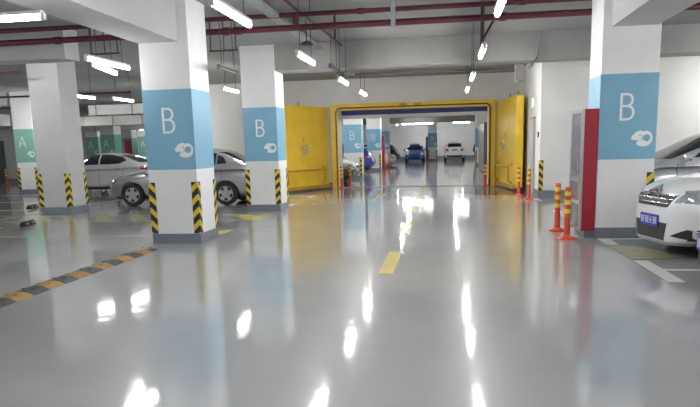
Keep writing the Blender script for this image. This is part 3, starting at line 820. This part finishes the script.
def make_car(name, loc, label, paint, S, rz=0.0, detail=1.0, group=None):
    """S: dict of the body keys. local x runs from the nose (0) to the tail, y across, z up"""
    t = thing(name, loc, label, 'car', group, rz)
    L, W = S['L'], S['W']/2
    top, bot, wid = S['top'], S['bot'], S['wid']
    nst = int(70*detail); na = int(22*detail)
    xs = []
    for i in range(nst+1):
        u = i/nst
        xs.append(L*(u - .75*math.sin(2*PI*u)/(2*PI)))
    secs = []
    for x in xs:
        d = min(.05, x*.5+.004, (L-x)*.5+.004)
        zt = smooth_keys(top, x, d); zb = smooth_keys(bot, x, d); w = smooth_keys(wid, x, d)*W
        zm = zb+(zt-zb)*.52
        ring = []
        for k in range(2*na):
            a = -PI/2 + PI*k/na
            ca, sa = math.cos(a), math.sin(a)
            e1 = 2/4.2
            e2 = 2/(3.0 if sa > 0 else 5)
            yy = w*math.copysign(abs(ca)**e1, ca)
            hh = (zt-zm) if sa > 0 else (zm-zb)
            zz = zm+hh*math.copysign(abs(sa)**e2, sa)
            yy *= 1-.05*max(0, (zz-zm)/(zt-zm+1e-6)) - .04*max(0, (zm-zz)/(zm-zb+1e-6))
            ring.append((x, yy, zz))
        secs.append(ring)
    body = loft(secs)
    # wheel wells
    cut = bmesh.new()
    wr = S.get('wr', .31); wxs = S['wheels']
    for wx in wxs:
        for s in (-1, 1):
            cyl(cut, (wx, s*(W-.26), wr*1.0), (wx, s*(W+.2), wr*1.0), wr*1.16, n=40)
    body = boolean_cut(body, cut)
    # greenhouse
    roof = S['roof']; g0, g1 = roof[0][0], roof[-1][0]
    gs = []; ng = int(44*detail); nb = int(16*detail)
    tum = S.get('tum', .24)
    for i in range(ng+1):
        u = i/ng; x = g0+(g1-g0)*(u - .35*math.sin(2*PI*u)/(2*PI))
        zb = smooth_keys(top, x)-.10; zr = max(smooth_keys(roof, x, .06), zb+.02)
        wb = smooth_keys(wid, x)*W*.955
        endt = min(1, (x-g0)/.35+.72, (g1-x)/.35+.72)
        wb *= endt
        ring = []
        H = zr-zb; Hm = S['H']-(smooth_keys(top, (g0+g1)/2)-.1)
        for k in range(nb+1):
            a = PI*k/nb
            yy = math.copysign(abs(math.cos(a))**(2/4.0), math.cos(a)); zz = abs(math.sin(a))**(2/3.2)
            h = H*zz
            ring.append((x, wb*yy*(1-tum*h/Hm), zb+h))
        gs.append(ring)
    gh = loft(gs)
    # join body + greenhouse into one shell
    me = bpy.data.meshes.new('g'); gh.to_mesh(me); gh.free(); body.from_mesh(me); bpy.data.meshes.remove(me)
    bvh = BVHTree.FromBMesh(body)
    obj('body', body, paint, t, smooth=38)
    def patch(pn, poly, direc, m, off=.006, parent=None, cell=.05, thick=.012):
        """poly: convex outline in the plane across direc; carried onto the shell and given thickness"""
        direc = Vector(direc).normalized()
        up = Vector((0, 0, 1)); uax = up.cross(direc).normalized()
        if abs(direc.x) > abs(direc.y): uax = Vector((0, 1, 0)) if abs(direc.y) < 1e-6 else uax
        else: uax = Vector((1, 0, 0)) if abs(direc.x) < 1e-6 else uax
        bm = bmesh.new()
        u0, u1 = min(p[0] for p in poly), max(p[0] for p in poly); v0, v1 = min(p[1] for p in poly), max(p[1] for p in poly)
        nu, nv = max(1, math.ceil((u1-u0)/cell)), max(1, math.ceil((v1-v0)/cell))
        grid = [[bm.verts.new((u0+(u1-u0)*i/nu, v0+(v1-v0)*j/nv, 0)) for j in range(nv+1)] for i in range(nu+1)]
        for i in range(nu):
            for j in range(nv): bm.faces.new((grid[i][j], grid[i+1][j], grid[i+1][j+1], grid[i][j+1]))
        ar = sum(poly[i-1][0]*poly[i][1]-poly[i][0]*poly[i-1][1] for i in range(len(poly)))
        P = poly if ar > 0 else poly[::-1]
        for i in range(len(P)):
            a, b = P[i-1], P[i]
            n = Vector((b[1]-a[1], -(b[0]-a[0]), 0))
            if n.length < 1e-6: continue
            bmesh.ops.bisect_plane(bm, geom=bm.verts[:]+bm.edges[:]+bm.faces[:], plane_co=(a[0], a[1], 0), plane_no=n, clear_outer=True)
        bad = []
        for v in bm.verts:
            o = uax*v.co.x + up*v.co.y - direc*6
            if abs(direc.y) < 1e-6: o.x = -6 if direc.x > 0 else 12
            h = bvh.ray_cast(o, direc)
            if h[0] is None: bad.append(v); continue
            v.co = h[0] + (h[1] if h[1].dot(direc) < 0 else -h[1])*off
        if bad: bmesh.ops.delete(bm, geom=bad, context='VERTS')
        if not bm.faces: bm.free(); return None
        # a thin closed slab: keep outer layer, add inner layer pushed along the view of the patch
        r = bmesh.ops.extrude_face_region(bm, geom=bm.faces[:])
        for v in [g for g in r['geom'] if isinstance(g, bmesh.types.BMVert)]: v.co += direc*thick
        bmesh.ops.recalc_face_normals(bm, faces=bm.faces[:])
        return obj(pn, bm, m, parent or t, smooth=30)
    for pn, poly, direc, m, off in S['patches'](S):
        patch(pn, poly, direc, M[m], off, cell=.05/detail)
    # underbody
    obj('underbody', B(.25, L-.25, -W*.72, W*.72, .17, .42), M['black'], t)
    for wx in wxs:
        for s in (-1, 1): wheel(t, wx, s*(W-.115), s, wr, spokes=S.get('spokes', 5))
    for s in (-1, 1):
        mx = S['mirror'][0]; mz = S['mirror'][1]
        bm = bmesh.new(); bmesh.ops.create_uvsphere(bm, u_segments=16, v_segments=10, radius=1)
        bmesh.ops.scale(bm, vec=(.07, .12, .075), verts=bm.verts); bmesh.ops.translate(bm, vec=(mx, s*(W+.06), mz), verts=bm.verts)
        tube(bm, [(mx, s*(W-.12), mz-.05), (mx, s*(W+.02), mz-.03)], .025)
        mo = obj('wing_mirror', bm, paint, t, smooth=40)
    return t, patch

def side_glass(S, wins):
    out = []
    for w in wins:
        for s in (-1, 1):
            out.append(('side_window', w, (0, -s, 0), 'glass_dark', .006))
    return out
def both(pn, poly, m, off=.006):
    """front/rear patch mirrored across the car"""
    return poly

def sedan_patches(S):
    L, W = S['L'], S['W']/2; q = []
    q += side_glass(S, S['wins'])
    f = S['front']; r = S['rear']
    q.append(('windshield', f, (1, 0, 0), 'glass_dark', .006))
    q.append(('rear_window', r, (-1, 0, 0), 'glass_dark', .006))
    for s in (-1, 1):
        for p in S['hl']: q.append(('headlight', p, (0, -s, 0), 'lamp', .006))
        for p in S['hlf']: q.append(('headlight', [(s*a, b) for a, b in p], (1, 0, 0), 'lamp', .007))
        for p in S['tl']: q.append(('tail_light', p, (0, -s, 0), 'tail', .006))
        for p in S['tlr']: q.append(('tail_light', [(s*a, b) for a, b in p], (-1, 0, 0), 'tail', .007))
        for xx in S['seams']:
            q.append(('door_seam', [(xx, .32), (xx+.012, .32), (xx+.012, S['zwin']-.03), (xx, S['zwin']-.03)], (0, -s, 0), 'black', .002))
        for xx in S['handles']:
            q.append(('door_handle', [(xx, S['zwin']-.14), (xx+.17, S['zwin']-.13), (xx+.17, S['zwin']-.105), (xx, S['zwin']-.115)], (0, -s, 0), 'chrome', .02))
        q.append(('side_sill', [(S['wheels'][0]+.42, .21), (S['wheels'][1]-.42, .21), (S['wheels'][1]-.42, .27), (S['wheels'][0]+.42, .27)], (0, -s, 0), 'black', .004))
    for pn, p, m in S['fasc']: q.append((pn, p, (1, 0, 0), m, .008))
    for pn, p, m in S['rasc']: q.append((pn, p, (-1, 0, 0), m, .008))
    return q

SEDAN = dict(L=4.35, W=1.70, H=1.50, wr=.30, wheels=(.80, 3.38), mirror=(1.52, 1.02),
    top=[(0, .60), (.04, .66), (.12, .72), (.3, .78), (.7, .87), (1.15, .95), (1.3, .98), (2.6, 1.0), (3.6, 1.03), (4.1, 1.04), (4.24, 1.0), (4.31, .85), (4.35, .7)],
    bot=[(0, .42), (.04, .28), (.12, .22), (.5, .19), (3.9, .20), (4.2, .26), (4.3, .38), (4.35, .48)],
    wid=[(0, .55), (.05, .68), (.14, .80), (.3, .90), (.6, .97), (1.0, 1.0), (3.4, 1.0), (3.9, .96), (4.18, .86), (4.3, .72), (4.35, .58)],
    roof=[(1.05, .93), (1.25, 1.0), (1.62, 1.22), (1.95, 1.40), (2.2, 1.47), (2.6, 1.50), (3.0, 1.475), (3.3, 1.41), (3.65, 1.23), (3.98, 1.04), (4.05, .98)],
    wins=[[(1.62, 1.03), (2.38, 1.04), (2.38, 1.38), (2.12, 1.37), (1.9, 1.27)], [(2.45, 1.04), (3.12, 1.06), (3.12, 1.34), (2.9, 1.38), (2.45, 1.39)], [(3.17, 1.07), (3.42, 1.09), (3.32, 1.24), (3.17, 1.31)]],
    front=[(-.66, 1.03), (.66, 1.03), (.54, 1.40), (-.54, 1.40)], rear=[(-.6, 1.08), (.6, 1.08), (.5, 1.38), (-.5, 1.38)], zwin=1.0,
    hl=[[(.10, .56), (.42, .66), (.55, .76), (.30, .73), (.10, .66)]], hlf=[[(.42, .58), (.70, .62), (.72, .72), (.42, .66)]],
    tl=[[(4.06, .80), (4.24, .80), (4.22, .95), (4.09, .95)]], tlr=[[(.42, .82), (.66, .80), (.66, .96), (.46, .95)]],
    seams=(1.42, 2.41, 3.28), handles=(2.15, 3.0), spokes=5,
    fasc=[('grille', [(-.36, .52), (.36, .52), (.40, .62), (-.40, .62)], 'black'), ('air_intake', [(-.45, .27), (.45, .27), (.40, .38), (-.40, .38)], 'black'), ('number_plate', [(-.22, .40), (.22, .40), (.22, .50), (-.22, .50)], 'plate_blue')],
    rasc=[('number_plate', [(-.22, .62), (.22, .62), (.22, .76), (-.22, .76)], 'plate_blue'), ('bumper_insert', [(-.5, .28), (.5, .28), (.5, .36), (-.5, .36)], 'black')],
    patches=sedan_patches)

# silver hatchback-like saloon behind the nearest left pillar: wheels at x=-8.5 and -5.9, near side y~17.1
S1 = dict(SEDAN); S1.update(wr=.305, wheels=(.80, 3.38))
c1, p1 = make_car('silver_car', (-9.46, 17.86, 0), 'silver saloon parked behind the nearest left pillar, its wheels at both sides of it', M['cp_silver'], S1)
c1.scale = (1.045, 1.0, 1.035)
obj('antenna', tube(bmesh.new(), [(2.75, -.35, 1.48), (2.95, -.35, 1.74)], .006, 6), M['dark'], c1)
# pale silver saloon farther back
S2 = dict(SEDAN); S2.update(L=4.5, W=1.75, H=1.50)
sc = 4.5/4.35
S2['top'] = [(a*sc, b) for a, b in SEDAN['top']]; S2['bot'] = [(a*sc, b) for a, b in SEDAN['bot']]; S2['wid'] = [(a*sc, b) for a, b in SEDAN['wid']]
S2['roof'] = [(1.1, .95), (1.35, 1.03), (1.8, 1.25), (2.15, 1.42), (2.5, 1.49), (2.8, 1.50), (3.2, 1.46), (3.6, 1.35), (3.95, 1.2), (4.3, 1.06), (4.4, .98)]
S2['wins'] = [[(1.72, 1.06), (2.55, 1.07), (2.55, 1.42), (2.35, 1.41), (2.05, 1.31)], [(2.61, 1.07), (3.35, 1.09), (3.62, 1.20), (3.4, 1.33), (3.0, 1.41), (2.61, 1.42)]]
S2['tl'] = [[(4.12, .86), (4.42, .84), (4.36, .98), (4.16, .99)]]; S2['wheels'] = (.86, 3.52)
S2['seams'] = (1.5, 2.58, 3.5); S2['handles'] = (2.3, 3.2)
S2['front'] = [(-.66, 1.07), (.66, 1.07), (.54, 1.41), (-.54, 1.41)]; S2['rear'] = [(-.6, 1.12), (.6, 1.12), (.5, 1.38), (-.5, 1.38)]
make_car('silver_car', (-15.0, 22.95, 0), 'pale silver saloon with dark side windows beyond the plain grey pillar', M['cp_lightsilver'], S2)

# pearl white saloon, nose towards the lane
S3 = dict(SEDAN); S3.update(L=4.62, W=1.80, H=1.53, wr=.325, wheels=(.92, 3.63), mirror=(1.62, 1.12), zwin=1.06, spokes=7,
    top=[(0, .68), (.02, .76), (.06, .83), (.14, .895), (.28, .945), (.5, .99), (.9, 1.04), (1.25, 1.075), (2.6, 1.07), (3.8, 1.08), (4.35, 1.08), (4.5, 1.0), (4.58, .85), (4.62, .7)],
    bot=[(0, .19), (.03, .155), (.10, .14), (.5, .15), (4.1, .2), (4.45, .26), (4.55, .38), (4.62, .48)],
    wid=[(0, .42), (.03, .52), (.08, .63), (.16, .74), (.30, .85), (.5, .925), (.8, .985), (1.1, 1.0), (3.6, 1.0), (4.1, .96), (4.4, .86), (4.55, .72), (4.62, .58)],
    roof=[(1.15, 1.0), (1.35, 1.08), (1.75, 1.28), (2.1, 1.45), (2.4, 1.51), (2.8, 1.53), (3.2, 1.50), (3.6, 1.38), (3.95, 1.22), (4.3, 1.08), (4.4, 1.0)],
    wins=[[(1.75, 1.07), (2.6, 1.08), (2.6, 1.41), (2.35, 1.40), (2.05, 1.30)], [(2.66, 1.08), (3.4, 1.10), (3.65, 1.20), (3.4, 1.32), (3.0, 1.41), (2.66, 1.42)]],
    front=[(-.72, 1.10), (.72, 1.10), (.60, 1.44), (-.60, 1.44)], rear=[(-.6, 1.12), (.6, 1.12), (.5, 1.38), (-.5, 1.38)],
    hl=[[(.10, .715), (.36, .695), (.85, .80), (1.0, .875), (.55, .90), (.16, .845)]],
    hlf=[[(.44, .70), (.74, .70), (.72, .83), (.52, .81)]],
    seams=(1.45, 2.63, 3.55), handles=(2.3, 3.3),
    fasc=[('grille', [(-.36, .64), (.36, .64), (.46, .80), (-.46, .80)], 'black'),
          ('grille_bar', [(-.445, .785), (.445, .785), (.455, .797), (-.455, .797)], 'chrome'),
          ('grille_bar', [(-.41, .735), (.41, .735), (.42, .744), (-.42, .744)], 'chrome'),
          ('grille_bar', [(-.375, .682), (.375, .682), (.385, .690), (-.385, .690)], 'chrome'),
          ('air_intake', [(-.33, .22), (.33, .22), (.38, .44), (-.38, .44)], 'black')],
    tl=[[(4.25, .86), (4.55, .84), (4.5, .98), (4.28, .99)]])
def white_patches(S):
    q = sedan_patches(S)
    for s in (-1, 1):
        q.append(('fog_recess', [(.15, .24), (.56, .25), (.56, .31), (.40, .375), (.22, .385)], (0, -s, 0), 'black', .007))
        q.append(('fog_recess', [(s*.43, .29), (s*.72, .24), (s*.72, .36), (s*.62, .385)], (1, 0, 0), 'black', .007))
        q.append(('fog_lamp', [(.30, .28), (.38, .28), (.38, .33), (.30, .33)], (0, -s, 0), 'lamp', .02))
        q.append(('bumper_lip', [(.10, .175), (.56, .175), (.56, .205), (.10, .215)], (0, -s, 0), 'rim', .014))
        for dz in (0, -.045):
            q.append(('chevron_badge', [(0, .865+dz), (s*.15, .79+dz), (s*.15, .812+dz), (0, .89+dz)], (1, 0, 0), 'chrome', .022))
    q.append(('bumper_lip', [(-.50, .18), (.50, .18), (.50, .21), (-.50, .21)], (1, 0, 0), 'rim', .014))
    return q
S3['patches'] = white_patches
c3, p3 = make_car('white_car', (2.66, 8.98, 0), 'pearl white saloon parked nose out with blue number plate, right of the red cabinet', M['cp_pearl'], S3, rz=.20, detail=1.3)

def number_plate(car, x, y, z, direc, w=.44, h=.14):
    """pressed plate with raised white characters, standing on the bumper"""
    pl_ = obj('number_plate', B(x-.012, x, y-w/2, y+w/2, z-h/2, z+h/2, bev=.003), M['plate_blue'], car)
    bm = bmesh.new(); k = x-.012 if direc < 0 else x
    a, b = (k-.003, k) if direc < 0 else (k, k+.003)
    # seven upright characters made of strokes
    cw = w/8.2
    for i in range(7):
        u = y-w/2+cw*(.85+i*1.03)+(.01 if i > 1 else 0)
        sh = [[(0, -.04), (0, .04)], [(.03, -.04), (.03, .04)], [(0, .04), (.03, .04)], [(0, 0), (.03, 0)], [(0, -.04), (.03, -.04)]]
        pick = [(0, 1, 2, 3), (0, 2, 3, 4), (0, 1, 3), (1, 2, 3, 4), (0, 1, 2, 3, 4), (1, 2, 3), (0, 1, 2, 4)][i]
        for j in pick:
            ribbon(bm, [(u+p-.015, z+q) for p, q in sh[j]], .008, a, b, 'yz')
    obj('characters', bm, M['white'], pl_)
    return pl_
number_plate(c3, -.012, 0.02, .455, -1, .44, .155)

# silver people carrier behind the right pillar
S4 = dict(S3); S4.update(L=4.4, W=1.80, H=1.66, wr=.33, wheels=(.85, 3.45), mirror=(1.55, 1.16), zwin=1.08, patches=sedan_patches,
    top=[(0, .66), (.05, .76), (.14, .84), (.4, .93), (.8, 1.02), (1.2, 1.09), (2.6, 1.12), (3.8, 1.15), (4.2, 1.12), (4.33, .9), (4.4, .7)],
    bot=[(0, .36), (.05, .27), (.12, .22), (.5, .2), (3.9, .2), (4.2, .28), (4.33, .38), (4.4, .48)],
    wid=[(0, .55), (.05, .68), (.14, .80), (.3, .90), (.6, .97), (1.0, 1.0), (3.4, 1.0), (3.9, .97), (4.2, .88), (4.33, .76), (4.4, .62)],
    roof=[(.95, 1.0), (1.15, 1.1), (1.6, 1.32), (2.05, 1.55), (2.4, 1.63), (2.9, 1.66), (3.4, 1.63), (3.8, 1.52), (4.1, 1.3), (4.25, 1.05)],
    wins=[[(1.70, 1.15), (2.5, 1.17), (2.5, 1.54), (2.3, 1.52), (2.05, 1.42)], [(2.56, 1.17), (3.4, 1.19), (3.35, 1.50), (3.0, 1.55), (2.56, 1.55)]],
    front=[(-.74, 1.13), (.74, 1.13), (.60, 1.56), (-.60, 1.56)], rear=[(-.6, 1.2), (.6, 1.2), (.5, 1.5), (-.5, 1.5)],
    hl=[[(.12, .66), (.5, .70), (.7, .84), (.14, .76)]], hlf=[], tl=[[(4.0, .9), (4.25, .9), (4.22, 1.1), (4.05, 1.1)]], tlr=[],
    seams=(1.42, 2.53, 3.3), handles=(2.2, 3.1),
    fasc=[('grille', [(-.45, .58), (.45, .58), (.5, .68), (-.5, .68)], 'black'), ('air_intake', [(-.5, .3), (.5, .3), (.45, .42), (-.45, .42)], 'black')], rasc=[])
make_car('silver_car', (2.6, 13.1, 0), 'tall silver car with sloping windscreen between right pillar and end wall', M['cp_grey'], S4)

# maroon car at the right edge
S5 = dict(S3); S5.update(patches=sedan_patches, hlf=[[(.50, .62), (.72, .60), (.74, .74), (.50, .72)]])
c5, p5 = make_car('maroon_car', (2.56, 6.65, 0), 'dark maroon car cut by the right edge of the picture', M['cp_maroon'], S5)
number_plate(c5, -.008, .17, .44, -1)
tag(obj('fog_light', B(.02, .06, .5, .64, .44, .52, bev=.01), M['lamp'], c5))

# far cars inside the gate
def car_simple(loc, rz, label, paint, S=SEDAN, **k):
    return make_car('parked_car', loc, label, M[paint], S, rz, detail=.7, **k)
car_simple((-3.6, 25.95, 0), PI, 'black car nose just behind the left gate post', 'cp_black')
car_simple((-3.75, 27.9, 0), PI, 'small white car inside the gate in front of the first B pillar', 'cp_white', S4)
car_simple((-8.35, 36.4, 0), 0, 'navy blue car between the first two B pillars inside the gate', 'cp_navy', S4)
car_simple((-8.15, 43.3, 0), 0, 'white car half hidden by the slim red cabinet', 'cp_white', S4)
car_simple((-7.9, 50.2, 0), 0, 'dark car left of the blue hatchback inside the gate', 'cp_black', S4)
car_simple((-3.55, 47.6, 0), PI, 'low white car nose showing left of the dark car', 'cp_white')
HB = dict(SEDAN)
HB.update(L=3.7, H=1.60, wheels=(.7, 3.0),
    top=[(0, .60), (.04, .68), (.12, .76), (.3, .82), (.7, .9), (1.1, .97), (3.3, 1.02), (3.55, 1.0), (3.65, .85), (3.7, .7)],
    bot=[(0, .42), (.04, .28), (.12, .22), (.5, .19), (3.3, .20), (3.55, .26), (3.65, .38), (3.7, .48)],
    wid=[(0, .55), (.05, .68), (.14, .80), (.3, .90), (.6, .97), (1.0, 1.0), (3.0, 1.0), (3.4, .96), (3.58, .86), (3.66, .74), (3.7, .6)],
    roof=[(.95, .95), (1.15, 1.02), (1.6, 1.38), (1.95, 1.55), (2.4, 1.6), (2.9, 1.57), (3.3, 1.42), (3.5, 1.1), (3.58, .98)],
    wins=[[(1.5, 1.04), (2.2, 1.05), (2.2, 1.4), (1.9, 1.34)], [(2.26, 1.05), (3.0, 1.07), (2.95, 1.36), (2.26, 1.4)]],
    tl=[], tlr=[[(.45, .82), (.66, .80), (.66, .95), (.5, .95)]], hl=[[(.10, .56), (.42, .66), (.55, .78), (.10, .68)]],
    seams=(1.3, 2.23), handles=(1.9,), rear=[(-.58, 1.1), (.58, 1.1), (.5, 1.36), (-.5, 1.36)])
car_simple((-2.75, 57.2, 0), PI/2, 'bright blue hatchback facing the camera by the far wall', 'cp_blue', HB)
SUV = dict(S4)
SUV.update(L=4.2, patches=sedan_patches, wins=[], wheels=(.8, 3.3), tlr=[[(.52, .85), (.72, .85), (.72, 1.0), (.52, 1.0)]],
    rear=[(-.6, 1.2), (.6, 1.2), (.52, 1.5), (-.52, 1.5)],
    rasc=[('number_plate', [(-.22, .9), (.22, .9), (.22, 1.0), (-.22, 1.0)], 'plate_blue'), ('bumper_insert', [(-.75, .3), (.75, .3), (.75, .5), (-.75, .5)], 'black')])
car_simple((.70, 61.3, 0), -PI/2, 'white off-road style car seen from behind by the far wall', 'cp_white', SUV)
car_simple((2.62, 50.2, 0), 0, 'white car nose beside the brown door beyond the gate', 'cp_white')

# motor scooter inside the gate on the right
ms = thing('motor_scooter', (2.15, 48.3, 0), 'dark motor scooter beside the white car beyond the gate', 'scooter')
for yy in (-.6, .6):
    obj('wheel', torus(bmesh.new(), (0, yy, .25), .19, .06, 'x', 24, 8), M['rubber'], ms, smooth=40)
bm = bmesh.new(); tube(bm, [(0, -.58, .3), (0, -.5, .75), (0, -.38, 1.05)], .07); tube(bm, [(0, -.45, .4), (0, .1, .3), (0, .45, .5)], .13); obj('body', bm, M['cp_black'], ms, smooth=40)
obj('seat', B(-.15, .15, -.05, .75, .66, .80, bev=.05), M['black'], ms, smooth=40)
obj('rear_cowl', B(-.14, .14, .05, .75, .40, .66, bev=.05), M['black'], ms)
bm = bmesh.new(); tube(bm, [(-.33, -.30, 1.05), (0, -.40, 1.02), (.33, -.30, 1.05)], .02); obj('handlebar', bm, M['dark'], ms)
obj('windshield', B(-.2, .2, -.47, -.45, .95, 1.4, bev=.005), M['cp_black'], ms)
obj('top_box', B(-.2, .2, .6, .95, .85, 1.2, bev=.04), M['black'], ms)

# ------------------------------------------------------------------ world, camera, look
w = bpy.data.worlds.new('world'); bpy.context.scene.world = w; w.use_nodes = True
w.node_tree.nodes['Background'].inputs[0].default_value = (.8, .86, .95, 1)
w.node_tree.nodes['Background'].inputs[1].default_value = .3

cam = bpy.data.cameras.new('camera'); co = bpy.data.objects.new('camera', cam); COL.objects.link(co)
yaw, pitch, roll = .14931787, .17463743, .02592767
cy_, sy_, cp_, sp_ = math.cos(yaw), math.sin(yaw), math.cos(pitch), math.sin(pitch)
F = Vector((-sy_*cp_, cy_*cp_, -sp_)); R0 = Vector((cy_, sy_, 0)); U0 = R0.cross(F)
R1 = R0*math.cos(roll)-U0*math.sin(roll); U1 = R0*math.sin(roll)+U0*math.cos(roll)
co.matrix_world = Matrix(((R1.x, U1.x, -F.x, 0), (R1.y, U1.y, -F.y, 0), (R1.z, U1.z, -F.z, 1.5), (0, 0, 0, 1)))
cam.sensor_width = 36; cam.lens = 650/700*36
cam.shift_y = 57.3/700
cam.clip_end = 200
sc_ = bpy.context.scene
sc_.camera = co
sc_.view_settings.view_transform = 'Standard'; sc_.view_settings.look = 'None'
sc_.view_settings.exposure = 1.32; sc_.view_settings.gamma = 1.0
sc_.view_settings.use_curve_mapping = False
sc_.cycles.use_denoising = True
sc_.cycles.max_bounces = 8
sc_.cycles.diffuse_bounces = 5
sc_.cycles.sample_clamp_indirect = 10
